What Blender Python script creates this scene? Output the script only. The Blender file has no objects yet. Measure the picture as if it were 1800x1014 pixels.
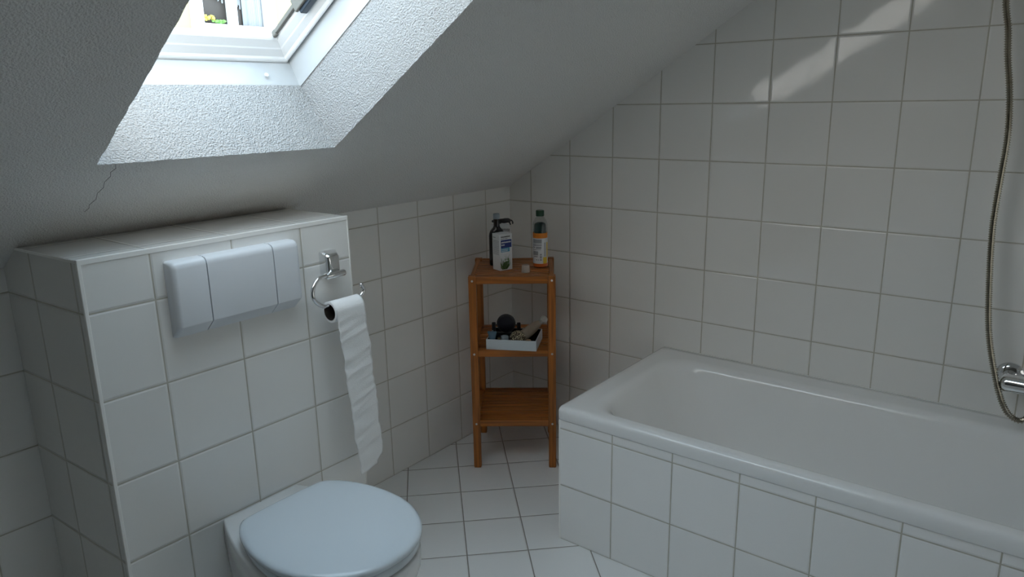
import bpy, bmesh, math, random
from mathutils import Vector, Matrix
random.seed(7)
scene = bpy.context.scene
col = scene.collection
PI = math.pi

# ------------------------------------------------------------------ camera, light, exposure
CAM = Vector((-2.5176, -2.006, 1.4228)); YAW, PIT, ROL, FPX = -0.8987, -0.2508, -0.0184, 1289.77
fwd = Vector((-math.sin(YAW)*math.cos(PIT), math.cos(YAW)*math.cos(PIT), math.sin(PIT)))
r0 = Vector((math.cos(YAW), math.sin(YAW), 0)); u0 = r0.cross(fwd)
rt = r0*math.cos(ROL) + u0*math.sin(ROL); up = -r0*math.sin(ROL) + u0*math.cos(ROL)
cd = bpy.data.cameras.new('camera'); cd.sensor_width = 36; cd.lens = FPX/1800*36; cd.clip_start = 0.02
cam = bpy.data.objects.new('camera', cd); col.objects.link(cam)
m3 = Matrix((rt, up, -fwd)).transposed()
cam.matrix_world = Matrix.Translation(CAM) @ m3.to_4x4()
scene.camera = cam

w = bpy.data.worlds.new('sky'); scene.world = w; w.use_nodes = True
bg = w.node_tree.nodes['Background']
bg.inputs['Color'].default_value = (0.65, 0.84, 1.0, 1)
bg.inputs['Strength'].default_value = 3.4
sl = bpy.data.lights.new('sun', 'SUN'); sl.energy = 17; sl.angle = 0.012; sl.color = (1, .95, .87)
sun = bpy.data.objects.new('sun', sl); col.objects.link(sun)     # low sun raking across the roof onto the left reveal
sun.rotation_euler = Vector((-1.75, -.67, -.79)).to_track_quat('-Z', 'Y').to_euler()
scene.view_settings.view_transform = 'Standard'; scene.view_settings.look = 'None'
scene.view_settings.gamma = 1; scene.view_settings.use_curve_mapping = False
scene.view_settings.exposure = 0.55
scene.cycles.max_bounces = 14; scene.cycles.diffuse_bounces = 9; scene.cycles.glossy_bounces = 5
scene.cycles.transparent_max_bounces = 12; scene.cycles.sample_clamp_indirect = 6
scene.cycles.use_denoising = True

# ------------------------------------------------------------------ helpers
def tag(o, label=None, cat=None, group=None, kind=None):
    for k, v in (('label', label), ('category', cat), ('group', group), ('kind', kind)):
        if v: o[k] = v
    return o
def empty(name, loc=(0, 0, 0)):
    o = bpy.data.objects.new(name, None); o.empty_display_size = .05
    o.location = loc; col.objects.link(o); return o
def absloc(o):
    v = Vector(o.location)
    while o.parent: o = o.parent; v += Vector(o.location)
    return v
def obj(name, bm, mat, parent=None, smooth=False, angle=40, origin=None):
    """link a bmesh built in world coordinates as one object"""
    bmesh.ops.recalc_face_normals(bm, faces=bm.faces)
    base = absloc(parent) if parent else Vector(origin or (0, 0, 0))
    bmesh.ops.translate(bm, verts=bm.verts, vec=-base)
    me = bpy.data.meshes.new(name)
    if smooth:
        lim = math.radians(angle)
        for f in bm.faces: f.smooth = True
        for e in bm.edges:
            if len(e.link_faces) == 2 and e.calc_face_angle(0) > lim: e.smooth = False
    bm.to_mesh(me); bm.free()
    for mt in (mat if isinstance(mat, (list, tuple)) else [mat]): me.materials.append(mt)
    o = bpy.data.objects.new(name, me)
    if parent: o.parent = parent
    else: o.location = base
    col.objects.link(o); return o
def NB(): return bmesh.new()
I4 = Matrix.Identity(4)
def frame(o, x, y, z=None):
    x = Vector(x).normalized(); y = Vector(y).normalized(); z = Vector(z) if z else x.cross(y)
    m = Matrix((x, y, z)).transposed().to_4x4(); m.translation = Vector(o); return m
def add_box(bm, lo, hi, M=I4, bev=0, seg=2, mi=0):
    r = bmesh.ops.create_cube(bm, size=1)
    vs = r['verts']; lo = Vector(lo); hi = Vector(hi)
    for v in vs: v.co = Vector(((lo[i]+hi[i])/2 + v.co[i]*(hi[i]-lo[i]) for i in range(3)))
    if bev:
        es = list({e for v in vs for e in v.link_edges})
        rb = bmesh.ops.bevel(bm, geom=es, offset=bev, segments=seg, profile=.5, affect='EDGES')
        vs = list({v for f in rb['faces'] for v in f.verts} | {v for v in vs if v.is_valid})
    fs = {f for v in vs for f in v.link_faces}
    for f in fs: f.material_index = mi
    bmesh.ops.transform(bm, matrix=M, verts=vs)
    return vs
def add_loft(bm, rings, closed=True, cap0=False, cap1=False, mi=0):
    vr = [[bm.verts.new(p) for p in r] for r in rings]
    n = len(vr[0])
    for a, b in zip(vr, vr[1:]):
        for i in range(n if closed else n-1):
            j = (i+1) % n
            f = bm.faces.new((a[i], a[j], b[j], b[i])); f.material_index = mi
    if cap0: bm.faces.new(list(reversed(vr[0]))).material_index = mi
    if cap1: bm.faces.new(vr[-1]).material_index = mi
    return vr
def circ(r, z, n=32, M=I4, rx=None):
    return [M @ Vector((r*math.cos(2*PI*i/n), (rx or r)*math.sin(2*PI*i/n), z)) for i in range(n)]
def add_lathe(bm, prof, M=I4, n=32, sy=1, cap0=True, cap1=True, mi=0):
    return add_loft(bm, [circ(max(r, 1e-5), z, n, M, max(r, 1e-5)*sy) for r, z in prof], True, cap0, cap1, mi)
def catmull(P, k=8):
    P = [Vector(p) for p in P]; out = []
    Q = [2*P[0]-P[1]] + P + [2*P[-1]-P[-2]]
    for i in range(1, len(Q)-2):
        a, b, c, d = Q[i-1:i+3]
        for j in range(k):
            t = j/k
            out.append(.5*((2*b)+(c-a)*t+(2*a-5*b+4*c-d)*t*t+(3*b-a-3*c+d)*t**3))
    out.append(P[-1]); return out
def add_tube(bm, pts, r, n=12, cap=True, mi=0):
    pts = [Vector(p) for p in pts]; rings = []
    t = (pts[1]-pts[0]).normalized(); nv = t.orthogonal().normalized()
    for i, p in enumerate(pts):
        t = (pts[min(i+1, len(pts)-1)]-pts[max(i-1, 0)]).normalized()
        nv = (nv - t*nv.dot(t)).normalized(); b = t.cross(nv)
        rr = r[i] if isinstance(r, (list, tuple)) else r
        rings.append([p+(nv*math.cos(2*PI*k/n)+b*math.sin(2*PI*k/n))*rr for k in range(n)])
    add_loft(bm, rings, True, cap, cap, mi)
def add_prism(bm, poly, d, M=I4, mi=0):
    a = [M @ Vector((p[0], p[1], 0)) for p in poly]; b = [M @ Vector((p[0], p[1], d)) for p in poly]
    add_loft(bm, [a, b], True, True, True, mi)
def quad(bm, *p, mi=0):
    f = bm.faces.new([bm.verts.new(Vector(q)) for q in p]); f.material_index = mi; return f
def rrect(x0, x1, y0, y1, r, k=8):
    out = []
    for cx, cy, a in ((x1-r, y1-r, 0), (x0+r, y1-r, PI/2), (x0+r, y0+r, PI), (x1-r, y0+r, 3*PI/2)):
        for i in range(k+1):
            t = a+PI/2*i/k; out.append((cx+r*math.cos(t), cy+r*math.sin(t)))
    return out
def add_sphere(bm, c, r, seg=20, ring=12, M=I4, sc=(1, 1, 1), mi=0):
    rr = bmesh.ops.create_uvsphere(bm, u_segments=seg, v_segments=ring, radius=1)
    for v in rr['verts']: v.co = M @ (Vector(c)+Vector((v.co[i]*r*sc[i] for i in range(3))))
    for f in {f for v in rr['verts'] for f in v.link_faces}: f.material_index = mi

# ------------------------------------------------------------------ materials
def pbr(name, c, rough=.5, metal=0, spec=.5, trans=0, coat=0, alpha=1):
    m = bpy.data.materials.new(name); m.use_nodes = True
    b = m.node_tree.nodes['Principled BSDF']
    b.inputs['Base Color'].default_value = (*c, 1); b.inputs['Roughness'].default_value = rough
    b.inputs['Metallic'].default_value = metal; b.inputs['Specular IOR Level'].default_value = spec
    b.inputs['Transmission Weight'].default_value = trans; b.inputs['Coat Weight'].default_value = coat
    b.inputs['Alpha'].default_value = alpha
    return m
class NT:
    def __init__(s, m): s.t = m.node_tree; s.b = s.t.nodes['Principled BSDF']
    def n(s, typ, **k):
        o = s.t.nodes.new(typ)
        for a, b in k.items(): setattr(o, a, b)
        return o
    def l(s, a, b): s.t.links.new(a, b)
    def math(s, op, a, b=None, c=None):
        o = s.n('ShaderNodeMath', operation=op)
        for i, v in enumerate((a, b, c)):
            if v is None: continue
            if hasattr(v, 'is_linked'): s.l(v, o.inputs[i])
            else: o.inputs[i].default_value = v
        return o.outputs[0]
    def dot(s, P, v):
        o = s.n('ShaderNodeVectorMath', operation='DOT_PRODUCT'); s.l(P, o.inputs[0]); o.inputs[1].default_value = v
        return o.outputs['Value']
    def sstep(s, v, a, b):
        o = s.n('ShaderNodeMapRange', interpolation_type='SMOOTHSTEP'); s.l(v, o.inputs['Value'])
        o.inputs['From Min'].default_value = a; o.inputs['From Max'].default_value = b
        return o.outputs['Result']
    def pos(s): return s.n('ShaderNodeNewGeometry').outputs['Position']
    def mix(s, f, a, b):
        o = s.n('ShaderNodeMix', data_type='RGBA')
        for v, i in ((f, 0), (a, 6), (b, 7)):
            if hasattr(v, 'is_linked'): s.l(v, o.inputs[i])
            elif i == 0: o.inputs[0].default_value = v
            else: o.inputs[i].default_value = (*v, 1)
        return o.outputs[2]
def glass(name, tint, ior=1.45):
    m = bpy.data.materials.new(name); m.use_nodes = True
    t = m.node_tree; t.nodes.remove(t.nodes['Principled BSDF'])
    mx_ = t.nodes.new('ShaderNodeMixShader'); a = t.nodes.new('ShaderNodeBsdfTransparent'); g = t.nodes.new('ShaderNodeBsdfGlossy'); f = t.nodes.new('ShaderNodeFresnel')
    a.inputs[0].default_value = (*tint, 1); g.inputs['Roughness'].default_value = .01; f.inputs[0].default_value = ior
    t.links.new(f.outputs[0], mx_.inputs[0]); t.links.new(a.outputs[0], mx_.inputs[1]); t.links.new(g.outputs[0], mx_.inputs[2]); t.links.new(mx_.outputs[0], t.nodes['Material Output'].inputs[0])
    return m
M_glass = glass('window_glass', (.97, .985, .98))
TILE = (.87, .862, .84); GROUT = (.50, .475, .41)
def tile_mat(name, U, u_off, V, v_off, pitch=.2, gw=.0019, rough=.07, base=TILE, grout=GROUT, seed=0.0, tilt=.0022):
    """square glazed tiles laid out in metres: u = P.U - u_off, v = P.V - v_off"""
    m = pbr(name, base, rough); k = NT(m); P = k.pos()
    us, ds = [], []
    for D, o in ((U, u_off), (V, v_off)):
        if D is None: continue
        x = k.math('MULTIPLY', k.math('SUBTRACT', k.dot(P, D), o), 1/pitch)
        fl = k.math('FLOOR', x); fr = k.math('SUBTRACT', x, fl)
        us.append((fl, fr)); ds.append(k.math('MULTIPLY', k.math('SUBTRACT', .5, k.math('ABSOLUTE', k.math('SUBTRACT', fr, .5))), pitch))
    d = ds[0] if len(ds) == 1 else k.math('MINIMUM', ds[0], ds[1])
    mask = k.sstep(d, gw*.7, gw*1.25)
    pillow = k.sstep(d, gw*.8, gw+.0045)
    cmb = k.n('ShaderNodeCombineXYZ'); k.l(us[0][0], cmb.inputs[0]); k.l(us[-1][0], cmb.inputs[1]); cmb.inputs[2].default_value = seed
    wn = k.n('ShaderNodeTexWhiteNoise', noise_dimensions='3D'); k.l(cmb.outputs[0], wn.inputs['Vector'])
    sp = k.n('ShaderNodeSeparateColor'); k.l(wn.outputs['Color'], sp.inputs[0])
    t1 = k.math('MULTIPLY', k.math('SUBTRACT', sp.outputs[0], .5), us[0][1])
    t2 = k.math('MULTIPLY', k.math('SUBTRACT', sp.outputs[1], .5), us[-1][1])
    hh = k.math('MULTIPLY', k.math('ADD', t1, t2), tilt)
    nz = k.n('ShaderNodeTexNoise'); k.l(P, nz.inputs['Vector']); nz.inputs['Scale'].default_value = 14; nz.inputs['Detail'].default_value = 1
    h = k.math('ADD', k.math('MULTIPLY', pillow, .0011), k.math('ADD', hh, k.math('MULTIPLY', nz.outputs[0], .00045)))
    bp = k.n('ShaderNodeBump'); bp.inputs['Strength'].default_value = 1; bp.inputs['Distance'].default_value = 1
    k.l(h, bp.inputs['Height']); k.l(bp.outputs[0], k.b.inputs['Normal'])
    tint = k.mix(k.math('MULTIPLY', sp.outputs[2], .5), base, tuple(c*.955 for c in base))
    gn = k.n('ShaderNodeTexNoise'); k.l(P, gn.inputs['Vector']); gn.inputs['Scale'].default_value = 30
    gcol = k.mix(gn.outputs[0], tuple(c*.8 for c in grout), tuple(c*1.25 for c in grout))
    k.l(k.mix(mask, gcol, tint), k.b.inputs['Base Color'])
    k.l(k.math('ADD', k.math('MULTIPLY', k.math('SUBTRACT', 1, mask), .6), rough), k.b.inputs['Roughness'])
    return m
M_wa = tile_mat('white_tiles_rear', (-1, 0, 0), .1644, (0, 0, 1), 0, seed=1)
M_wb = tile_mat('white_tiles_bath_wall', (0, -1, 0), .1159, (0, 0, 1), 0, seed=2)
M_boxf = tile_mat('white_tiles_cistern', (1, 0, 0), -1.7635, (0, 0, 1), 0, seed=3)
M_boxs = tile_mat('white_tiles_cistern_side', (0, -1, 0), .147, (0, 0, 1), 0, seed=4)
M_boxt = tile_mat('white_tiles_cistern_top_lit', (1, 0, 0), -1.7635, (0, -1, 0), .122, pitch=.2, seed=5, gw=.0013, base=(.93, .92, .9))  # same tiles as the front, colour lightened to stand in for light from above
M_apr = tile_mat('white_tiles_apron_lit', (0, -1, 0), .9604, (0, 0, 1), 0, seed=6, base=(.93, .925, .915))  # same wall tiles, extra brightness from light put into the base colour
s2 = math.sqrt(.5)
M_floor = tile_mat('white_floor_tiles', (s2, -s2, 0), -.4194*s2+.015*s2, (-s2, -s2, 0), .4194*s2+.015*s2, seed=8, rough=.3, base=(.85, .85, .845), grout=(.28, .26, .23), gw=.0019)

def plaster(name, base, scale, amt, mould_shade=False):
    m = pbr(name, base, .9, spec=.2); k = NT(m); P = k.pos()
    v = k.n('ShaderNodeTexNoise'); k.l(P, v.inputs['Vector']); v.inputs['Scale'].default_value = scale*1.5; v.inputs['Detail'].default_value = 4; v.inputs['Roughness'].default_value = .62
    v2 = k.n('ShaderNodeTexVoronoi', feature='SMOOTH_F1'); k.l(P, v2.inputs['Vector']); v2.inputs['Scale'].default_value = scale*1.7
    h = k.math('ADD', v.outputs[0], k.math('MULTIPLY', v2.outputs['Distance'], .8))
    bp = k.n('ShaderNodeBump'); bp.inputs['Strength'].default_value = 1; bp.inputs['Distance'].default_value = amt
    k.l(h, bp.inputs['Height']); k.l(bp.outputs[0], k.b.inputs['Normal'])
    if mould_shade:   # brown mould line plus painted contact shade where the ceiling meets the ledge
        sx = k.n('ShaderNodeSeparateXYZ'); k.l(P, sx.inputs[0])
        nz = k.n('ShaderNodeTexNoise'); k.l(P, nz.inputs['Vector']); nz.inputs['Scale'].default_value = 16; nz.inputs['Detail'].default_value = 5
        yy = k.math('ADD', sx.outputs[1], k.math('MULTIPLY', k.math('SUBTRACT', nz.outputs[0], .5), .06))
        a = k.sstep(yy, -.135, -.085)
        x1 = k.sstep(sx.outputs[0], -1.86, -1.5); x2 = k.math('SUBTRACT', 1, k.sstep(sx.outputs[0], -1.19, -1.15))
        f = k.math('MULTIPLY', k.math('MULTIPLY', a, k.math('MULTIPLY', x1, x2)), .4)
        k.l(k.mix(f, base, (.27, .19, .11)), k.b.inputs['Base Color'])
    return m
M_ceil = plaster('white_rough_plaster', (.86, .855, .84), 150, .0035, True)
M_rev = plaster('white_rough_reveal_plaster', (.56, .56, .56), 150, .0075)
M_paint = pbr('white_wall_paint', (.88, .87, .85), .85)
M_pvc = pbr('white_window_plastic', (.93, .94, .945), .25)
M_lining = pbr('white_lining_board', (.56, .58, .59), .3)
M_ceramic = pbr('white_sanitary_ceramic', (.8, .805, .81), .1, coat=.3)
M_lid = pbr('white_toilet_seat_plastic', (.68, .745, .80), .16)
M_enamel = pbr('white_bath_enamel', (.88, .88, .875), .14, coat=.3)
M_plate = pbr('white_flush_plate_plastic', (.76, .79, .83), .33)
M_dark = pbr('black_gap', (.01, .01, .012), .6)
M_chrome = pbr('chrome', (.78, .79, .8), .07, metal=1)
M_steel = pbr('brushed_steel_hose', (.46, .43, .36), .22, metal=1)
M_screw = pbr('steel_screw', (.75, .74, .72), .35, metal=1)
M_paper = pbr('white_tissue_paper', (.93, .935, .94), .95, spec=.1)
M_card = pbr('brown_cardboard_core', (.05, .04, .032), .9)
M_trim = pbr('white_edge_profile', (.92, .91, .88), .35)
M_rail = pbr('grey_anodised_rail', (.16, .15, .13), .45, metal=.3)
M_black = pbr('black_plastic', (.012, .012, .016), .3)
M_blacksoft = pbr('black_velvet_lining', (.006, .006, .008), .9, spec=.1)
M_white = pbr('white_card', (.72, .74, .76), .6)
def paper_bump(m):
    k = NT(m); P = k.pos()
    v = k.n('ShaderNodeTexNoise'); k.l(P, v.inputs['Vector']); v.inputs['Scale'].default_value = 420
    bp = k.n('ShaderNodeBump'); bp.inputs['Distance'].default_value = .0012; bp.inputs['Strength'].default_value = .8
    k.l(v.outputs[0], bp.inputs['Height']); k.l(bp.outputs[0], k.b.inputs['Normal'])
paper_bump(M_paper)
SU = Vector((.592, -.806, 0)); SV = Vector((.806, .592, 0))
def wood(name, D, c=(.38, .125, .020)):
    m = pbr(name, c, .38); k = NT(m); P = k.pos()
    mp = k.n('ShaderNodeCombineXYZ')
    for i, ax in enumerate((SU, SV, Vector((0, 0, 1)))):
        s = 5 if i == D else 120
        k.l(k.math('MULTIPLY', k.dot(P, ax), s), mp.inputs[i])
    nz = k.n('ShaderNodeTexNoise'); k.l(mp.outputs[0], nz.inputs['Vector']); nz.inputs['Scale'].default_value = 1; nz.inputs['Detail'].default_value = 4
    k.l(k.mix(k.sstep(nz.outputs[0], .3, .7), tuple(x*.66 for x in c), tuple(x*1.25 for x in c)), k.b.inputs['Base Color'])
    return m
M_wu, M_wv, M_wz = wood('oiled_wood_across', 0), wood('oiled_wood_deep', 1), wood('oiled_wood_upright', 2)

# ------------------------------------------------------------------ the room
XL, YB, S, Z0, ZF = -3.4, -3.3, .64, 1.06, 2.45
def cz(y): return Z0 - S*y
yk = -(ZF-Z0)/S
def struct(name, bm, mat, parent=None, **k):
    o = obj(name, bm, mat, parent, **k)
    if not parent: o['kind'] = 'structure'
    return o
b = NB(); add_box(b, (XL-.1, YB-.1, -.12), (.1, .1, 0)); struct('floor', b, M_floor)
b = NB(); add_box(b, (-1.925, 0, 0), (0.1, .1, Z0)); add_box(b, (XL-.1, 0, 0), (-1.925, .1, Z0), mi=1)
struct('wall_rear', b, [M_wa, tile_mat('white_tiles_rear_left', (-1, 0, 0), .0644, (0, 0, 1), 0, seed=11)])
b = NB(); add_prism(b, [(0, 0), (0, Z0), (yk, ZF), (YB, ZF), (YB, 0)], .1, frame((0, 0, 0), (0, 1, 0), (0, 0, 1))); struct('wall_right', b, M_wb)
b = NB(); add_prism(b, [(0, 0), (0, Z0), (yk, ZF), (YB, ZF), (YB, 0)], -.1, frame((XL, 0, 0), (0, 1, 0), (0, 0, 1))); struct('wall_left', b, pbr('grey_brown_wall_paint', (.22, .21, .19), .85))  # unseen wall, colour kept dark to cut bounce light from the left
b = NB()      # front wall behind the camera, with an added opening for fill light
FX0, FX1, FZ0, FZ1 = -1.8, -.2, .5, 1.4
for lo, hi in (((XL-.1, YB-.1, 0), (FX0, YB, ZF)), ((FX1, YB-.1, 0), (.1, YB, ZF)), ((FX0, YB-.1, 0), (FX1, YB, FZ0)), ((FX0, YB-.1, FZ1), (FX1, YB, ZF))): add_box(b, lo, hi)
struct('wall_front', b, M_paint)
w2 = empty('added_fill_window', ((FX0+FX1)/2, YB-.05, FZ0)); w2['kind'] = 'structure'  # unseen window added to brighten the room, pane tinted to tone its light
b = NB()
for lo, hi in (((FX0, YB-.08, FZ0), (FX0+.05, YB-.02, FZ1)), ((FX1-.05, YB-.08, FZ0), (FX1, YB-.02, FZ1)), ((FX0+.05, YB-.08, FZ0), (FX1-.05, YB-.02, FZ0+.05)), ((FX0+.05, YB-.08, FZ1-.05), (FX1-.05, YB-.02, FZ1))): add_box(b, lo, hi, I4, .004)
obj('frame', b, M_pvc, w2)
b = NB(); add_box(b, (FX0+.045, YB-.055, FZ0+.045), (FX1-.045, YB-.05, FZ1-.045)); obj('pane', b, glass('warm_fill_glass', (.54, .48, .43)), w2)

# slope frame: origin at the lower edge of the skylight opening
DS = Vector((0, -1, S)).normalized(); NS = Vector((0, S, 1)).normalized()
OP = Vector((0, -.3895, cz(-.3895)))
OX0, OX1, OS = -1.850, -1.2395, 1.36
def sk(x, s, n): return OP + Vector((x, 0, 0)) + DS*s + NS*n
# ceiling: sloping slab with the hole, then the flat part
b = NB()
rnd = random.Random(3)
def jag(p, q, n=70, a=.0016):
    out = []
    for i in range(n+1):
        t = i/n; x = p[0]+(q[0]-p[0])*t; s = p[1]+(q[1]-p[1])*t
        if 0 < i < n: x += rnd.uniform(-a, a); s += rnd.uniform(-a, a)
        out.append((x, s))
    return out
s_lo = -.3895/DS.y if False else (0-OP.y)/DS.y; s_hi = (yk-OP.y)/DS.y
hb, hr, ht, hl = jag((OX0, 0), (OX1, 0)), jag((OX1, 0), (OX1, OS)), jag((OX1, OS), (OX0, OS)), jag((OX0, OS), (OX0, 0))
pb = [(XL, s_lo), (0, s_lo)] + list(reversed([(OX1, 0)])) ; hole = hb[:-1]+hr[:-1]+ht[:-1]+hl[:-1]
def poly(pts): b.faces.new([b.verts.new(sk(x, s, 0)) for x, s in pts])
poly([(XL, s_lo), (0, s_lo), (0, 0)] + list(reversed(hb)) + [(XL, 0)])
poly([(OX1, 0), (0, 0), (0, OS), (OX1, OS)] + list(reversed(hr))[1:-1])
poly([(XL, 0), (OX0, 0)] + list(reversed(hl))[1:-1] + [(OX0, OS), (XL, OS)])
poly([(XL, OS), (OX0, OS)] + list(reversed(ht))[1:-1] + [(OX1, OS), (0, OS), (0, s_hi), (XL, s_hi)])
quad(b, (XL, yk, ZF), (0, yk, ZF), (0, YB, ZF), (XL, YB, ZF))
bmesh.ops.remove_doubles(b, verts=b.verts, dist=1e-5)
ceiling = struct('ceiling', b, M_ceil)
b = NB()      # hairline crack running down from the corner of the skylight
cp = [(-1.812, -.388), (-1.806, -.372), (-1.812, -.36), (-1.807, -.344), (-1.813, -.325), (-1.808, -.303), (-1.814, -.283), (-1.809, -.259), (-1.817, -.238), (-1.813, -.225), (-1.818, -.211)]
for (x0, y0), (x1, y1) in zip(cp, cp[1:]):
    w_ = .0004
    add_box(b, (-w_, -.0005, -.0006), (w_, math.hypot(x1-x0, (y1-y0)*1.187)+.0005, .0006), frame((x0, y0, cz(y0)), NS.cross(Vector((x1-x0, y1-y0, -S*(y1-y0)))).normalized()*-1, Vector((x1-x0, y1-y0, -S*(y1-y0)))))
obj('crack', b, pbr('dark_crack', (.2, .2, .2), .95), ceiling)

# plastered reveal of the skylight
b = NB()
SP = -.02
corner = [(OX0, 0), (OX1, 0), (OX1, OS), (OX0, OS)]
def ring_at(n, grow, sgrow): return [sk(OX0-grow, -sgrow, n), sk(OX1+grow, -sgrow, n), sk(OX1+grow, OS+sgrow, n), sk(OX0-grow, OS+sgrow, n)]
low = [sk(x, s, 0) for x, s in hole]
k4 = len(hb)-1
upr = ring_at(.206, .0, .018)
vlow = [b.verts.new(p) for p in low]; vup = []
for side in range(4):
    for i in range(k4):
        t = i/k4; vup.append(b.verts.new(upr[side].lerp(upr[(side+1) % 4], t)))
N = len(vlow)
for i in range(N): b.faces.new((vlow[i], vlow[(i+1) % N], vup[(i+1) % N], vup[i]))
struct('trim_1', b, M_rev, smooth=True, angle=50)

# roof window in its lining
win = empty('window_1', sk((OX0+OX1)/2, OS/2, .3)); win['kind'] = 'structure'
def nested(bm, prof, xo=0, fx=1, fs=1):
    """prof: (inset, n); rectangular rings inset from the opening"""
    rings = [[sk(OX0-xo+i*fx, -.0310+i*fs, n), sk(OX1+xo-i*fx, -.0310+i*fs, n), sk(OX1+xo-i*fx, OS+.031-i*fs, n), sk(OX0-xo+i*fx, OS+.031-i*fs, n)] for i, n in prof]
    add_loft(bm, rings)
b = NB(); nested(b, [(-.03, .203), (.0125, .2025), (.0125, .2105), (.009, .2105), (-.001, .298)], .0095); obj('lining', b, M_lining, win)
b = NB(); nested(b, [(-.03, .302), (-.002, .289), (.004, .286), (.012, .287), (.018, .290), (.022, .296), (.05, .306), (.054, .309), (.082, .320), (.087, .324), (.09, .329), (.09, .334), (.085, .338), (-.03, .345), (-.03, .30)], 0, .49, .63); obj('frame', b, M_pvc, win)
b = NB(); c_ = frame(sk(OX1-.115, -.0165, .238), (1, 0, 0), NS)
# lining screw cap on the lower board: its face looks up the slope
c_ = frame(sk(OX1-.092, -.0225+.007+.0015, .232), (1, 0, 0), NS*-1)
add_lathe(b, [(.0058, -.002), (.0058, .0012), (.0045, .002)], frame(sk(OX1-.092, -.0178, .238), (1, 0, 0), NS.cross(DS).cross(DS)*-1, DS), 20); obj('screw_cap', b, M_pvc, win, smooth=True)
b = NB(); xr = OX1-.0445; fr = frame(OP+Vector((xr, 0, 0)), (1, 0, 0), DS, NS)
add_box(b, (-.010, .028, .326), (-.0005, .155, .338), fr, .002); add_box(b, (-.011, .026, .322), (-.001, .042, .340), fr, .003)
rail = obj('guide_rail', b, M_rail, win)
b = NB(); add_box(b, (-.006, .154, .302), (.015, .27, .337), fr, .003); add_box(b, (-.014, .147, .31), (-.004, .27, .345), fr, .003, mi=1)
obj('hinge_block', b, [pbr('dark_hinge', (.035, .05, .07), .3), M_rail], rail)
# opened sash, hung at the top and swung outwards
ang = math.radians(32); hp = sk((OX0+OX1)/2, OS+.0, .36)
sd = (-DS*math.cos(ang)+NS*math.sin(ang)); sn = (NS*math.cos(ang)+DS*math.sin(ang))
sf = frame(hp, (1, 0, 0), sd, sn)
hw, sl_ = .225, 1.28
b = NB()
for lo, hi in (((-hw, .02, 0), (-hw+.055, sl_, .05)), ((hw-.055, .02, 0), (hw, sl_, .05)), ((-hw, .02, 0), (hw, .075, .05)), ((-hw, sl_-.06, 0), (hw, sl_, .05))): add_box(b, lo, hi, sf, .004)
sash = obj('sash', b, M_pvc, win)
b = NB(); add_box(b, (-hw+.05, .07, .02), (hw-.05, sl_-.055, .026), sf); obj('pane', b, M_glass, sash)
b = NB(); p0 = sk(xr-.004, .28, .335); p1 = sf @ Vector((hw-.02, .62, .0)); add_tube(b, [p0, p0.lerp(p1, .5), p1], .006, 8); obj('stay_arm', b, M_rail, win)

# ------------------------------------------------------------------ house across the street
HY = 8.0
def hp_(px): return px
house = empty('house', (3.8, HY, -3)); tag(house, 'pale yellow house front outside seen through the open skylight', 'house')
M_yel = pbr('yellow_render', (.40, .34, .185), .9); M_wfr = pbr('white_house_window', (.9, .9, .9), .5)
b = NB()
WX0, WX1, WZ0, WZ1 = 3.24, 4.38, 2.46, 4.0
for lo, hi in (((-6, HY, -3), (WX0, HY+.3, 7)), ((WX1, HY, -3), (12, HY+.3, 7)), ((WX0, HY, -3), (WX1, HY+.3, WZ0)), ((WX0, HY, WZ1), (WX1, HY+.3, 7))): add_box(b, lo, hi)
obj('facade', b, M_yel, house)
b = NB()
for lo, hi in (((WX0-.12, HY-.03, WZ0-.02), (WX0+.07, HY+.1, WZ1)), ((WX1-.06, HY-.03, WZ0-.02), (WX1+.1, HY+.1, WZ1)), ((3.72, HY-.03, WZ0), (3.83, HY+.1, WZ1)), ((WX0-.125, HY-.036, WZ0-.06), (WX1+.105, HY+.09, WZ0+.08)), ((WX0-.2, HY-.16, WZ0-.5), (WX1+.14, HY-.0, WZ0-.07))): add_box(b, lo, hi, I4, .012)
hf = obj('window_frame', b, M_wfr, house)
b = NB(); add_box(b, (WX0+.05, HY+.16, WZ0+.02), (WX1-.04, HY+.2, WZ1)); obj('dark_room', b, pbr('dark_interior', (.075, .06, .05), .7), house)
b = NB()
for x0, x1, zb in ((3.52, 3.72, 2.86), (4.0, 4.2, 2.4), (4.13, 4.36, 2.46), (3.83, 3.99, 2.8)):
    n = 24
    top = [(x0+(x1-x0)*i/n, HY+.13+.012*math.sin(i*1.9), 4.0) for i in range(n+1)]
    lowr = [(p[0], p[1], zb+.03*math.sin(i*.8)+(x1-p[0])*.3) for i, p in enumerate(top)]
    add_loft(b, [top, lowr], False)
obj('curtain', b, pbr('white_curtain', (.42, .42, .42), .9), house)
def blobs(bm, c, R, n, s, seed):
    q = random.Random(seed)
    for i in range(n):
        p = Vector(c)+Vector((q.uniform(-1, 1)*R[0], q.uniform(-1, 1)*R[1], q.uniform(-1, 1)*R[2]))
        add_sphere(bm, p, s*q.uniform(.6, 1.2), 8, 6, sc=(1, 1, .7))
fl = empty('flowers', (3.45, HY+.04, WZ0+.08)); tag(fl, 'yellow flowers with green leaves on the sill of the house window outside', 'flowers')
b = NB(); blobs(b, (3.43, HY+.06, 2.62), (.09, .03, .035), 34, .024, 1); obj('blossoms', b, pbr('yellow_petals', (.85, .7, .12), .7), fl)
b = NB(); blobs(b, (3.56, HY+.06, 2.575), (.1, .03, .02), 24, .024, 2); obj('leaves', b, pbr('green_leaves', (.2, .4, .1), .7), fl)

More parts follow.
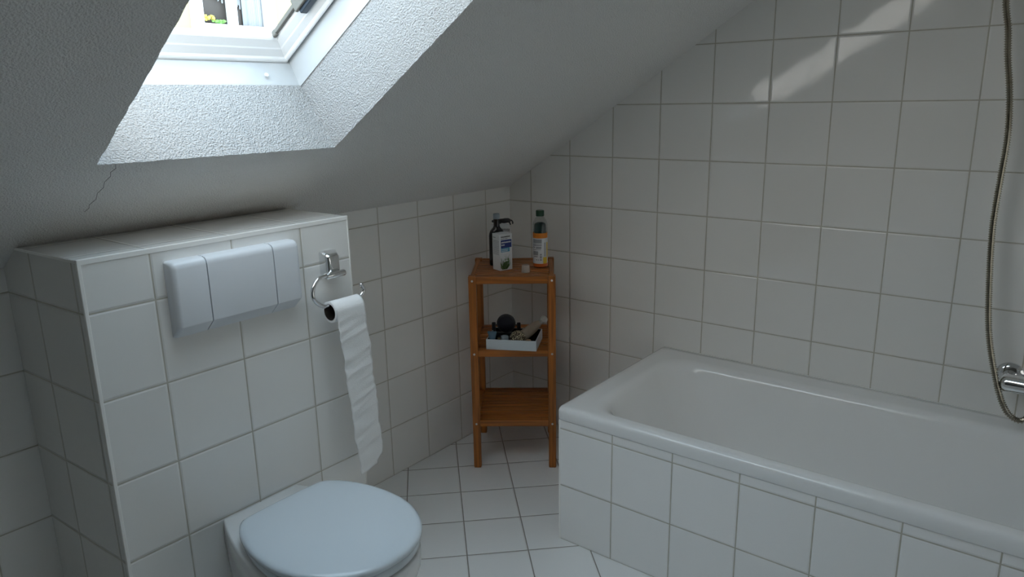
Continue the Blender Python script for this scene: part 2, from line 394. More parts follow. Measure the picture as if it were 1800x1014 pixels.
# ------------------------------------------------------------------ boxed-in cistern ledge
BX0F, BX0B, BX1, BY, BZ = -1.9135, -1.934, -1.2034, -.3749, 1.1173
led = empty('cistern_ledge', ((BX0F+BX1)/2, BY/2, 0)); tag(led, 'white tiled boxed-in cistern ledge behind the toilet under the sloping ceiling', 'ledge')
yc = -(BZ-Z0)/S - .001
b = NB()
prof = [(-.001, .0005), (BY, .0005), (BY, BZ), (yc, BZ), (-.001, Z0-.001)]
def bx0(y): return BX0B + (BX0F-BX0B)*(y/BY)
L = [b.verts.new((bx0(y), y, z)) for y, z in prof]; R = [b.verts.new((BX1, y, z)) for y, z in prof]
n = len(prof)
for i in range(n):
    j = (i+1) % n; f = b.faces.new((L[i], L[j], R[j], R[i])); f.material_index = {1: 0, 2: 2}.get(i, 1)
b.faces.new(L).material_index = 1; b.faces.new(list(reversed(R))).material_index = 1
obj('tiled_casing', b, [M_boxf, M_boxs, M_boxt], led)
for nm, lo, hi in (('edge_trim', (BX0F-.0015, BY-.0015, .001), (BX0F+.007, BY+.006, BZ+.001)), ('edge_trim', (BX1-.004, BY-.0015, .001), (BX1+.0012, BY+.006, BZ+.001)),
                   ('edge_trim', (BX0F-.0012, BY-.0016, BZ-.011), (BX1+.001, BY+.006, BZ+.0012))):
    b = NB(); add_box(b, lo, hi, I4, .0015); obj(nm, b, M_trim, led)
b = NB(); add_box(b, (-.004, .0, BZ-.005), (.004, BY*-1-.08, BZ+.0012), frame((BX0F+.002, BY, 0), (1, 0, 0), (bx0(yc)-BX0F, yc-BY, 0)), .001); obj('edge_trim', b, M_trim, led)

# ------------------------------------------------------------------ flush plate
fp = empty('flush_plate', (-1.56, BY, .99)); tag(fp, 'pale grey plastic flush plate on the tiled cistern ledge', 'flush plate')
PX0, PX1, PT, PM, PB, PD = -1.736, -1.3955, 1.080, .9325, .9005, -.0375
def plate_part(name, x0, x1, rl, rr):
    b = NB(); rings = []
    prof = [(0, PT+.004), (PD*.55, PT+.004), (PD*.82, PT+.001), (PD*.95, PT-.005), (PD, PT-.014), (PD, PM+.002), (PD*.985, PM-.002), (-.004, PB), (0, PB)]
    N = 14; xs = []
    def edge(t, r): return r
    cols = []
    if rl: cols += [(x0+rl*(1-math.cos(a)), 1-math.sin(a)) for a in [PI/2*i/6 for i in range(7)]]
    else: cols += [(x0, 0)]
    if rr: cols += [(x1-rr*(1-math.cos(a)), 1-math.sin(a)) for a in [PI/2*i/6 for i in range(6, -1, -1)]]
    else: cols += [(x1, 0)]
    for x, q in cols:
        r = (rl or rr)
        rings.append([Vector((x, BY + (y if y > -.001 else min(0, y + q*.012)), (PT+.004 if False else z) - (q*.006 if z > 1.05 else -q*.003 if z < .91 else 0))) for y, z in prof])
    add_loft(b, rings, True, True, True)
    return obj(name, b, M_plate, fp, smooth=True, angle=35)
g = .0013
plate_part('side_panel', PX0, -1.6525-g, .012, 0); plate_part('flush_button', -1.6525+g, -1.4745-g, 0, 0); plate_part('side_panel', -1.4745+g, PX1, 0, .012)
b = NB(); add_box(b, (-1.66, BY-.033, PM+.003), (-1.465, BY, PT-.012)); obj('backing', b, M_dark, fp)

# ------------------------------------------------------------------ toilet
tx = -1.56
toi = empty('toilet', (tx, BY, 0)); tag(toi, 'white wall-hung toilet with closed lid on the tiled ledge', 'toilet')
def bowl_ring(z, yf, hw, hb, n=28, yb=BY):
    """D-shaped outline: straight back of half-width hb, widest hw, nose at yf"""
    L_ = yb-yf; pts = []
    ym = yb-L_*.5
    right = []
    for i in range(n+1):
        t = i/n
        if t < .4:
            q = t/.4; y = yb-(yb-ym)*q; sm = q*q*(3-2*q); x = hb+(hw-hb)*(1-(1-q)**1.7)
        else:
            a = (t-.4)/.6*PI/2; y = ym-(ym-yf)*math.sin(a)**1.0; x = hw*math.cos(a)**.86 if t < 1 else 0
        right.append((x, y))
    pts = [Vector((tx+x, y, z)) for x, y in right] + [Vector((tx-x, y, z)) for x, y in reversed(right[:-1])]
    return pts
b = NB()
spec_ = [(.396, .900, .178, .108, 0), (.3945, .905, .182, .111, 0), (.388, .908, .1845, .113, 0), (.36, .907, .184, .114, 0), (.33, .895, .178, .115, 0), (.28, .86, .160, .112, 0), (.22, .78, .138, .108, 0), (.16, .68, .12, .1, 0), (.11, .59, .1, .085, 0), (.09, .55, .085, .075, 0)]
add_loft(b, [bowl_ring(z, -yf, hw, hb, yb=BY-.001) for z, yf, hw, hb, _ in spec_], True, True, True)
obj('bowl', b, M_ceramic, toi, smooth=True, angle=55)
def lid_outline(grow=0, n=40):
    """seat and lid outline, back edge near y=-.475, nose at y=-.905"""
    yb, yf, hw = -.476+grow, -.903-grow, .190+grow
    ym = -.685; right = []
    rc = .03
    for i in range(n+1):
        t = i/n
        if t < .14:
            q = t/.14; x = .112*q; y = yb-.004*q*q
        elif t < .42:
            q = (t-.14)/.28; a = q*PI/2
            x = .112+grow+(hw-.112-grow)*math.sin(a)**1.0; y = (yb-.004)-((yb-.004)-ym)*(1-math.cos(a))**.82
        else:
            a = (t-.42)/.58*PI/2; x = hw*math.cos(a)**.92 if t < 1 else 0; y = ym-(ym-yf)*math.sin(a)
        right.append((x, y))
    return right
def slab(levels, name, mat):
    b = NB(); rings = []
    for gr, z in levels:
        r_ = lid_outline(gr)
        rings.append([Vector((tx+x, y, z)) for x, y in r_] + [Vector((tx-x, y, z)) for x, y in reversed(r_[1:-1])])
    add_loft(b, rings, True, True, False)
    # domed top
    last = rings[-1]; c = sum(last, Vector())/len(last); zt = last[0].z
    prev = [v for v in b.verts][-len(last):]
    for s_, dz in ((.9, .0018), (.7, .0035), (.4, .0047), (.12, .005)):
        cur = [b.verts.new((c.x+(p.x-c.x)*s_, c.y+(p.y-c.y)*s_, zt+dz)) for p in last]
        for i in range(len(last)): b.faces.new((prev[i], prev[(i+1) % len(last)], cur[(i+1) % len(last)], cur[i]))
        prev = cur
    b.faces.new(prev)
    return obj(name, b, mat, toi, smooth=True, angle=60)
slab([(-.012, .400), (-.006, .4005), (-.004, .405), (-.004, .417), (-.008, .421)], 'seat', M_lid)
slab([(-.008, .4235), (-.001, .424), (.0015, .428), (.001, .436), (-.004, .4405), (-.012, .443)], 'lid', M_lid)
for s_ in (-1, 1):
    b = NB(); add_lathe(b, [(.011, -.02), (.0115, .02)], frame((tx+s_*.075, -.466, .408), (0, 1, 0), (0, 0, 1)), 16); obj('hinge', b, M_lid, toi, smooth=True)

# ------------------------------------------------------------------ paper holder and roll
hol = empty('toilet_paper_holder', (-1.30, BY, .99)); tag(hol, 'chrome toilet paper holder with a curved open arm on the cistern ledge', 'paper holder')
b = NB()
rings = []
for y, x0, x1, z0, z1, r in ((BY, -1.310, -1.258, .966, 1.034, .007), (BY-.010, -1.310, -1.258, .966, 1.034, .008), (BY-.022, -1.309, -1.263, .966, 1.030, .009), (BY-.033, -1.307, -1.269, .967, 1.026, .009), (BY-.036, -1.304, -1.272, .970, 1.022, .007)):
    rings.append([Vector((x, y, z)) for x, z in rrect(x0, x1, z0, z1, r, 5)])
add_loft(b, rings, True, True, True); obj('wall_bracket', b, M_chrome, hol, smooth=True, angle=50)
b = NB(); add_lathe(b, [(.008, 0), (.0095, .002), (.0095, .060), (.008, .063)], frame((-1.325, -.418, .973), (0, 1, 0), (0, 0, 1)), 20); obj('sleeve', b, M_chrome, hol, smooth=True)
b = NB()
rod = catmull([(-1.315, -.42, .975), (-1.335, -.421, .976), (-1.358, -.424, .970), (-1.376, -.427, .950), (-1.3795, -.43, .928), (-1.370, -.43, .911), (-1.352, -.43, .898), (-1.330, -.43, .893), (-1.29, -.43, .893), (-1.245, -.43, .894), (-1.225, -.43, .897), (-1.212, -.43, .907), (-1.210, -.43, .919), (-1.216, -.43, .929)], 8)
add_tube(b, rod, [.0055]*(len(rod)-10)+[.0055+.0006*i/9 for i in range(10)], 14); add_sphere(b, (-1.216, -.43, .929), .0062); obj('arm', b, M_chrome, hol, smooth=True)
rol = empty('toilet_paper_roll', (-1.282, -.43, .872)); tag(rol, 'nearly used up toilet paper roll with a long sheet hanging down', 'toilet paper')
RX0, RX1, RZ = -1.3315, -1.2325, .8762; RR = .0295
b = NB(); fm = frame((RX0, -.43, RZ), (0, 1, 0), (0, 0, 1))
add_loft(b, [circ(.0232, 0, 32, fm), circ(RR-.0008, 0, 32, fm), circ(RR, .0008, 32, fm), circ(RR, RX1-RX0-.0008, 32, fm), circ(RR-.0008, RX1-RX0, 32, fm), circ(.0232, RX1-RX0, 32, fm)]); obj('paper', b, M_paper, rol, smooth=True)
b = NB(); add_loft(b, [circ(.0222, .0002, 32, fm), circ(.0230, .0002, 32, fm), circ(.0230, RX1-RX0-.0002, 32, fm), circ(.0222, RX1-RX0-.0002, 32, fm), circ(.0222, .0002, 32, fm)]); obj('core', b, M_card, rol, smooth=True)
b = NB()
NU, NV = 16, 110
g_ = []
q = random.Random(11); ph = [q.uniform(0, 6) for _ in range(8)]
for j in range(NV+1):
    row = []
    for i in range(NU+1):
        u = i/NU
        arc = j/NV*.535
        rr = RR+.0009; quarter = rr*PI*.5
        if arc < quarter:
            a = arc/rr; y = -.43-rr*math.sin(a); z = RZ+rr*math.cos(a); dn = 0
        else:
            dn = arc-quarter; y = -.43-rr; z = RZ-dn
        t = dn/.47
        amp = min(1, dn/.05)
        wv = .0016*math.sin(dn*150+ph[0]+u*2.2+3.5*math.sin(dn*23+u))*math.sin(dn*37+ph[1]+u*3) + .0010*math.sin(dn*235+ph[2]+u*6+2*math.sin(dn*61+u*4))*math.sin(u*5+dn*50+ph[5])
        y += amp*(wv - .006*t + .008*t*t*(u-.3))
        sw = .0015*math.sin(dn*40+ph[3]) + .001*math.sin(dn*90+ph[4]+(2 if u > .5 else 0))
        x = RX0+.001+(RX1-RX0-.002)*u + .032*t + amp*sw
        if t > .88: # rounded, slightly curled lower right corner
            e = (t-.88)/.12
            x -= max(0, u-.75)/.25*.015*e**3
            z += .009*max(0, u-.2)*e
        row.append(b.verts.new((x, y, z)))
    g_.append(row)
for j in range(NV):
    for i in range(NU): b.faces.new((g_[j][i], g_[j][i+1], g_[j+1][i+1], g_[j+1][i]))
sh = obj('hanging_sheet', b, M_paper, rol, smooth=True, angle=180)
md = sh.modifiers.new('thickness', 'SOLIDIFY'); md.thickness = .0006; md.offset = 0

# ------------------------------------------------------------------ bathtub and its tiled apron
TX, TY0, TY1, TZ = -.7261, -.7629, -2.46, .475
apr = empty('bath_apron', (TX, (TY0+TY1)/2, 0)); tag(apr, 'white tiled apron wall under the front edge of the bathtub', 'bath apron')
b = NB(); add_box(b, (TX, TY1, .0005), (TX+.02, TY0, .4295)); obj('front_wall', b, M_apr, apr)
b = NB(); add_box(b, (TX+.0205, TY0-.02, .0005), (-.002, TY0, .4295)); obj('end_wall', b, tile_mat('white_tiles_apron_end', (1, 0, 0), TX, (0, 0, 1), 0, seed=9), apr)
b = NB(); add_box(b, (TX-.0008, TY0-.006, .0006), (TX+.004, TY0+.0008, .4293), I4, .001); obj('edge_trim', b, M_trim, apr)
tub = empty('bathtub', (-.365, (TY0+TY1)/2, .09)); tag(tub, 'white enamel bathtub along the tiled right wall', 'bathtub')
b = NB(); rings = []
def tring(fi, wi, hi_, ei, r, z):
    return [Vector((x, y, z)) for x, y in rrect(TX-.004+fi, -.003-wi, TY1+ei, TY0+.006-hi_, r, 10)]
rings += [tring(.012, .004, .012, .004, .012, .431), tring(.002, .001, .002, .001, .014, .4305), tring(0, 0, 0, 0, .016, .434), tring(0, 0, 0, 0, .016, .460), tring(.002, .001, .002, .001, .018, .4675), tring(.006, .003, .006, .003, .02, .4725), tring(.014, .008, .014, .008, .022, .475)]
for f_, w_, h_, e_, r_, z_ in ((.024, .030, .030, .03, .04, .4755), (.040, .082, .070, .07, .10, .4750), (.046, .095, .080, .08, .106, .4743), (.052, .105, .090, .09, .112, .471), (.058, .112, .099, .1, .118, .465), (.063, .118, .108, .11, .122, .455), (.069, .124, .122, .12, .126, .43), (.079, .132, .16, .13, .13, .36), (.092, .142, .215, .14, .132, .27), (.108, .155, .275, .15, .13, .19), (.125, .17, .315, .165, .125, .14), (.15, .195, .355, .19, .115, .11), (.19, .235, .40, .23, .1, .095), (.25, .30, .46, .3, .05, .0905)):
    rings.append(tring(f_, w_, h_, e_, r_, z_))
add_loft(b, rings, True, False, True)
obj('basin', b, M_enamel, tub, smooth=True, angle=80)
b = NB(); add_box(b, (-.0045, TY1, .4665), (-.0005, TY0, .476), I4, .001); obj('silicone_joint', b, pbr('grey_silicone', (.74, .74, .72), .4), tub)

# ------------------------------------------------------------------ mixer tap and shower hose
mx = empty('bath_mixer', (0, -1.965, .607)); tag(mx, 'chrome bath mixer tap on the tiled wall above the tub', 'tap')
for y in (-1.889, -2.039):
    b = NB(); add_lathe(b, [(.039, 0), (.039, .004), (.036, .009), (.027, .014), (.019, .016), (.0175, .02), (.0175, .05)], frame((-.0006, y, .607), (0, 1, 0), (0, 0, 1), (-1, 0, 0)), 36); obj('wall_rosette', b, M_chrome, mx, smooth=True, angle=50)
b = NB(); add_lathe(b, [(.006, -.003), (.016, 0), (.0245, .006), (.027, .014), (.027, .066), (.029, .07), (.029, .118), (.027, .122), (.027, .174), (.0245, .182), (.016, .188), (.006, .191)], frame((-.062, -1.872, .601), (0, 0, 1), (1, 0, 0), (0, -1, 0)), 32); obj('body', b, M_chrome, mx, smooth=True, angle=40)
b = NB(); add_tube(b, [(-.06, -1.964, .585), (-.085, -1.964, .57), (-.13, -1.964, .558), (-.155, -1.964, .548)], .013, 16); obj('spout', b, M_chrome, mx, smooth=True)
b = NB(); add_tube(b, [(-.066, -1.966, .62), (-.075, -1.966, .645), (-.12, -1.966, .668)], .01, 14); obj('lever', b, M_chrome, mx, smooth=True)
hose_pts = [(-.08, -1.735, 1.98), (-.074, -1.742, 1.80), (-.066, -1.753, 1.659), (-.06, -1.7665, 1.585), (-.06, -1.775, 1.513), (-.06, -1.788, 1.437), (-.06, -1.797, 1.363), (-.06, -1.801, 1.287), (-.06, -1.799, 1.20), (-.06, -1.797, 1.12), (-.06, -1.797, 1.049), (-.06, -1.803, .95), (-.06, -1.812, .851), (-.062, -1.820, .78), (-.064, -1.831, .716), (-.068, -1.849, .645), (-.074, -1.872, .572), (-.08, -1.893, .528), (-.083, -1.913, .507), (-.083, -1.934, .502), (-.078, -1.951, .517), (-.07, -1.960, .545), (-.064, -1.963, .58)]
hp2 = catmull(hose_pts, 40)
# resample at a quarter of the 6.4 mm ring pitch
res_, acc, step = [hp2[0]], 0, .0016
for a, c in zip(hp2, hp2[1:]):
    d = (c-a).length
    while acc+d >= step:
        a = a.lerp(c, (step-acc)/d); res_.append(a); d = (c-a).length; acc = 0
    acc += d
hs = empty('shower_hose', (-.08, -1.735, 1.98)); tag(hs, 'ribbed metal shower hose hanging in front of the right tiled wall', 'hose')
b = NB(); add_tube(b, res_, [.0094 if (i % 4) in (0, 1) else .0066 for i in range(len(res_))], 12); obj('ribbed_tube', b, M_steel, hs, smooth=True, angle=25)
b = NB(); add_lathe(b, [(.009, 0), (.0105, .002), (.0105, .028), (.009, .03)], frame((-.062, -1.964, .556), (1, 0, 0), (0, 1, 0)), 20); obj('connector', b, M_chrome, hs, smooth=True)
# wall hook the hose hangs from (above the picture)
sb = empty('hand_shower', (0, -1.73, 2.0)); tag(sb, 'chrome hand shower on its wall hook above the bathtub', 'shower')
b = NB(); add_lathe(b, [(.024, 0), (.024, .006), (.012, .012), (.012, .06), (.017, .062), (.017, .09), (.012, .092)], frame((-.0006, -1.735, 2.0), (0, 1, 0), (0, 0, 1), (-1, 0, 0)), 24); obj('hook', b, M_chrome, sb, smooth=True)
b = NB(); add_tube(b, [(-.08, -1.735, 1.985), (-.083, -1.735, 2.03), (-.095, -1.735, 2.10), (-.12, -1.735, 2.17)], .0115, 14); add_lathe(b, [(.012, 0), (.035, .01), (.038, .022), (.034, .026)], frame((-.122, -1.735, 2.165), (0, 1, 0), (.8, 0, .6)), 24); obj('handle', b, M_chrome, sb, smooth=True)

# ------------------------------------------------------------------ wooden shelf in the corner
A0 = Vector((-.521, -.226, 0)); SM = frame(A0, SU, SV)   # local u (right), v (back), z (up)
WU, WV, LH = .299, .331, .0145
she = empty('wooden_shelf', A0+SU*(WU/2)+SV*.17); tag(she, 'brown slatted wooden shelf with three tiers in the room corner', 'shelf')
def lp(u, v, z): return SM @ Vector((u, v, z))
tiers = [(.178, .205), (.468, .495), (.757, .785)]
for u in (0, WU):
    for v in (.0145, WV):
        b = NB(); top = .787
        rings = []
        for z, k_ in ((.0004, .9), (.006, 1), (top-.002, 1), (top, .93)):
            h_ = LH*k_; rings.append([lp(u+x, v+y, z) for x, y in rrect(-h_, h_, -h_, h_, .002, 2)])
        add_loft(b, rings, True, True, True); leg = obj('leg', b, M_wz, she)
        for z0, z1 in tiers:
            b = NB(); sgn = -1 if v < .1 else 1
            add_lathe(b, [(.0042, -.001), (.0042, .0012), (.003, .002)], frame(lp(u, v+sgn*LH, (z0+z1)/2-.002), SU, Vector((0, 0, 1)), SV*sgn), 14); obj('screw', b, M_screw, leg, smooth=True)
for z0, z1 in tiers:
    b = NB(); add_box(b, (LH+.0003, .003, z0), (WU-LH-.0003, .021, z1), SM, .0015); obj('front_rail', b, M_wu, she)
    b = NB(); add_box(b, (LH+.0003, WV-.009, z0), (WU-LH-.0003, WV+.009, z1), SM, .0015); obj('back_rail', b, M_wu, she)
    for u in (0, WU):
        b = NB(); add_box(b, (u-.008, .0145+LH+.0003, z0), (u+.008, WV-LH-.0003, z1-.0), SM, .0015); obj('side_rail', b, M_wv, she)
    ns = 9; v0, v1 = .0235, WV-.0115; pt = (v1-v0)/ns
    for i in range(ns):
        b = NB(); a = v0+pt*i
        inner = a < .0145+LH or a+pt > WV-LH
        add_box(b, ((.0148 if inner else .0084), a, z1-.011), (WU-(.0148 if inner else .0084), a+pt-.0075, z1-.001), SM, .0015); obj('slat', b, M_wu, she)

# things on the top tier
ZT = .7855
VIEW = Vector((-.80, -.59, 0))
# carton
CH = .142
cM = frame((-.383, -.252, ZT), Vector((.965, -.262, 0)), Vector((.262, .965, 0)))
car = empty('medicine_carton', (-.36, -.25, ZT)); tag(car, 'small white carton with a blue panel and a green plant picture', 'box')
M_navy = pbr('navy_print', (.012, .03, .19), .5); M_cyan = pbr('cyan_print', (.07, .3, .48), .5); M_ink = pbr('dark_print', (.07, .065, .06), .6); M_green = pbr('green_print', (.06, .16, .03), .6); M_lgreen = pbr('pale_green_print', (.35, .46, .3), .6)
M_greyp = pbr('grey_print', (.3, .31, .33), .6)
CW, CD = .058, .049
b = NB(); add_box(b, (0, 0, 0), (CW, CD, CH), cM, .0006, 1); obj('carton_body', b, M_white, car)
def marks(bm, x0, x1, z, h, q, M, y=-.0004, gap=.0007, mi=0):
    x = x0
    while x < x1-.0006:
        wd = q.uniform(.0009, .0022); hh = h*q.uniform(.7, 1)
        add_box(bm, (x, y, z), (min(x+wd, x1), 0, z+hh), M, mi=mi); x += wd+gap*q.uniform(.6, 1.4)
q = random.Random(5)
b = NB(); add_box(b, (.005, -.0003, .088), (CW-.003, .0001, .119), cM); obj('blue_panel', b, M_navy, car)
b = NB(); add_box(b, (.005, -.0003, .072), (CW-.012, .0001, .0878), cM); obj('cyan_panel', b, M_cyan, car)
b = NB()
marks(b, .005, CW-.010, .1285, .0055, q, cM); marks(b, .005, CW-.022, .1225, .0025, q, cM)
obj('print', b, M_ink, car)
b = NB(); marks(b, .007, CW-.006, .107, .006, q, cM, -.0006); marks(b, .007, .022, .097, .006, q, cM, -.0006); marks(b, .007, CW-.02, .0805, .003, q, cM, -.0006); marks(b, .007, CW-.02, .0745, .003, q, cM, -.0006); obj('white_print', b, M_white, car)
# plant picture: leaves and pale blossoms wrapping the front corner
b = NB()
for i in range(70):
    a = q.uniform(-1.25, 1.25); l_ = q.uniform(.028, .07); x = .022+.014*math.sin(a)*q.random()
    p = Vector((x, -.0005, .004)); e = p+Vector((math.sin(a)*l_*.45, 0, math.cos(a)*l_))
    e.x = max(.001, min(CW-.008, e.x)); wd = q.uniform(.0009, .0018)
    n_ = Vector(((e-p).z, 0, -(e-p).x)).normalized()*wd
    f = b.faces.new([b.verts.new(cM @ v) for v in (p-n_*.5, p+n_*.5, p.lerp(e, .6)+n_, e, p.lerp(e, .6)-n_)]); f.material_index = q.choice([0, 0, 0, 1])
for i in range(12):
    p = Vector((q.uniform(.004, CW-.012), -.0007, q.uniform(.034, .068))); r_ = q.uniform(.0018, .0034)
    f = b.faces.new([b.verts.new(cM @ (p+Vector((math.cos(t)*r_, 0, math.sin(t)*r_)))) for t in [2*PI*k_/9 for k_ in range(9)]]); f.material_index = 2
obj('plant_picture', b, [M_green, M_lgreen, M_white], car)
sM = frame(cM @ Vector((0, CD, 0)), -(cM.to_3x3() @ Vector((0, 1, 0))), cM.to_3x3() @ Vector((1, 0, 0)))
b = NB()
for i in range(11): marks(b, .004, CD-.006, .062+i*.0052, .002, q, sM, -.0004, .0005)
marks(b, .004, .022, .126, .004, q, sM); obj('small_print', b, M_greyp, car)
# tall dark flattened bottle behind it
dM = frame((-.302, -.171, ZT), Vector((.60, -.80, 0)), Vector((.80, .60, 0)))
dk = empty('dark_bottle', (-.302, -.171, ZT)); tag(dk, 'tall dark brown bottle with a pale cap behind the white carton', 'bottle')
def sup(a_, b_, z, n=36, p=2.6): 
    out = []
    for i in range(n):
        t = 2*PI*i/n; c, s_ = math.cos(t), math.sin(t)
        out.append(dM @ Vector((a_*math.copysign(abs(c)**(2/p), c), b_*math.copysign(abs(s_)**(2/p), s_), z)))
    return out
b = NB(); add_loft(b, [sup(.0285, .017, 0), sup(.0305, .019, .003), sup(.0315, .0195, .008), sup(.0315, .0195, .118), sup(.030, .019, .128), sup(.0265, .0175, .138), sup(.020, .0155, .146), sup(.0145, .0135, .152, p=2), sup(.0122, .0122, .158, p=2), sup(.0122, .0122, .186, p=2), sup(.0105, .0105, .187, p=2)], True, True, True)
obj('glass_body', b, pbr('dark_brown_glass', (.012, .008, .010), .12), dk, smooth=True, angle=50)
b = NB(); add_lathe(b, [(.0128, .1855), (.0131, .187), (.0131, .2045), (.0118, .207)], dM, 28); obj('cap', b, pbr('pale_blue_cap', (.30, .36, .40), .4), dk, smooth=True)
b = NB(); pl = []
for i in range(40):
    t = PI*i/39; pl.append((.021*math.cos(t), .100+.024*math.sin(t)))
pl = [(.021, .02)] + pl + [(-.021, .02)]
M2 = dM @ Matrix.Translation((.004, -.0202, 0)) @ Matrix.Rotation(PI/2, 4, 'X')
add_prism(b, pl, .0006, M2, 0)
add_prism(b, [(x*.86, .1+(z-.1)*.86 if z > .05 else z+.003) for x, z in pl], .0009, M2, 1)
obj('label', b, [pbr('silver_label_edge', (.22, .24, .28), .4), pbr('dark_label', (.02, .035, .06), .5)], dk)
# spray bottle behind
pM = frame((-.243, -.1415, ZT), Vector((.60, -.80, 0)), Vector((.80, .60, 0)))
pu = empty('spray_bottle', (-.243, -.1415, ZT)); tag(pu, 'white printed bottle with black spray head at the back of the shelf top', 'bottle')
b = NB(); add_loft(b, [[pM @ Vector((x, y, z)) for x, y in rrect(-a_, a_, -c_, c_, .006, 4)] for a_, c_, z in ((.038, .016, 0), (.041, .019, .004), (.041, .019, .138), (.037, .017, .150), (.016, .011, .157), (.011, .01, .160))], True, True, True); obj('bottle_body', b, M_white, pu, smooth=True, angle=45)
b = NB()
for z_ in (.128, .134, .120, .112): marks(b, -.036, .039, z_, .0035, q, pM, -.0196, .0006)
obj('print', b, M_black, pu)
b = NB(); add_loft(b, [[pM @ Vector((x, y, z)) for y, z in rrect(-h_, h_, zc-h2, zc+h2, .003, 3)] for x, h_, h2, zc in ((-.034, .004, .003, .166), (-.028, .008, .0055, .166), (-.01, .011, .0075, .166), (.02, .010, .0095, .168), (.034, .007, .0085, .169), (.042, .004, .005, .168))], True, True, True)
add_tube(b, [pM @ Vector(p) for p in ((.038, 0, .170), (.047, 0, .168), (.051, 0, .160), (.050, 0, .154))], .0028, 8); add_tube(b, [pM @ Vector(p) for p in ((.034, 0, .162), (.040, 0, .156), (.041, 0, .150))], .0025, 8)
add_lathe(b, [(.011, .155), (.012, .162)], pM, 20); obj('spray_head', b, M_black, pu, smooth=True, angle=40)
# orange and white bottle
oP = Vector((-.231, -.332, ZT)); OM = Matrix.Translation(oP)
ob = empty('orange_bottle', oP); tag(ob, 'clear bottle with an orange and white label and dark green cap', 'bottle')
va = math.atan2(VIEW.y, VIEW.x)
M_clear = bpy.data.materials.new('clear_plastic'); M_clear.use_nodes = True
_t = M_clear.node_tree; _t.nodes.remove(_t.nodes['Principled BSDF'])
_m = _t.nodes.new('ShaderNodeMixShader'); _a = _t.nodes.new('ShaderNodeBsdfTransparent'); _g = _t.nodes.new('ShaderNodeBsdfGlossy'); _f = _t.nodes.new('ShaderNodeLayerWeight')
_a.inputs[0].default_value = (.86, .87, .86, 1); _g.inputs['Roughness'].default_value = .08; _f.inputs[0].default_value = .18
_t.links.new(_f.outputs['Facing'], _m.inputs[0]); _t.links.new(_a.outputs[0], _m.inputs[1]); _t.links.new(_g.outputs[0], _m.inputs[2]); _t.links.new(_m.outputs[0], _t.nodes['Material Output'].inputs[0])
OR = .0285
b = NB(); add_lathe(b, [(OR-.003, 0), (OR-.0005, .003), (OR, .007), (OR, .168), (OR-.002, .178), (OR-.007, .188), (.0185, .194), (.0135, .199), (.0132, .205)], OM, 40, cap1=False); obj('bottle_wall', b, M_clear, ob, smooth=True, angle=50)
b = NB(); add_lathe(b, [(OR-.006, .004), (OR-.0045, .007), (OR-.0055, .166), (OR-.008, .172), (.012, .176)], OM, 36); obj('contents', b, pbr('dark_green_liquid', (.008, .035, .035), .15), ob, smooth=True, angle=50)
b = NB(); add_lathe(b, [(.0158, .201), (.0162, .203), (.0162, .221), (.0145, .2235)], OM, 32); obj('cap', b, pbr('dark_green_cap', (.008, .05, .022), .4), ob, smooth=True)
def band(bm, z0, z1, a0, a1, r, mi=0, n=24):
    n = max(2, int(n*abs(a1-a0)/2)+1)
    A_ = [OM @ Vector((r*math.cos(va+a0+(a1-a0)*i/n), r*math.sin(va+a0+(a1-a0)*i/n), z0)) for i in range(n+1)]
    B_ = [p+Vector((0, 0, z1-z0)) for p in A_]; add_loft(bm, [A_, B_], False, mi=mi)
M_or = pbr('orange_label', (.72, .22, .015), .4); M_ye = pbr('yellow_label', (.75, .5, .02), .4)
M_red = pbr('deep_orange_label', (.62, .13, .015), .4)
b = NB(); band(b, .0165, .117, -PI, PI, OR+.0003, 0, 30); band(b, .117, .137, -PI, PI, OR+.0003, 1, 30); band(b, .004, .0165, -PI, PI, OR+.0003, 2, 30)
band(b, .0165, .042, .40, 1.1, OR+.0005, 3); band(b, .042, .10, 1.0, 1.35, OR+.0005, 3)
obj('label', b, [M_white, M_or, M_red, M_ye], ob, smooth=True)
b = NB()
for z0, z1, a0, a1 in ((.098, .113, -1.1, .2), (.093, .0955, -1.1, .2), (.087, .091, -1.2, .2), (.076, .084, -.6, .15), (.079, .083, -1.2, -.75), (.0715, .0735, -1.2, .1), (.050, .066, -1.1, -.3), (.043, .047, -1.0, -.35), (.050, .056, -.05, .2), (.038, .048, -.05, .2), (.029, .0355, -.05, .2), (.030, .034, -.6, -.42), (.030, .034, -.3, -.18), (.045, .1, .55, .64), (.045, .1, .72, .8)):
    band(b, z0, z1, a0, a1, OR+.0006)
obj('label_print', b, M_greyp, ob)
# small clear cup
cuP = Vector((-.341, -.343, ZT)); cup = empty('measuring_cup', cuP); tag(cup, 'small clear plastic cup upside down beside the orange bottle', 'cup')
b = NB(); add_loft(b, [circ(r_, z_, 28, Matrix.Translation(cuP)) for r_, z_ in ((.0165, 0), (.0168, .0008), (.0145, .026), (.0135, .0275), (.0125, .0265), (.0128, .0255), (.0155, .001))], True, False, False)
add_loft(b, [circ(.0135, .0275, 28, Matrix.Translation(cuP)), circ(.0005, .0275, 28, Matrix.Translation(cuP))], True); obj('cup_wall', b, pbr('frosted_clear_plastic', (.7, .66, .62), .3, alpha=.35), cup, smooth=True, angle=50)

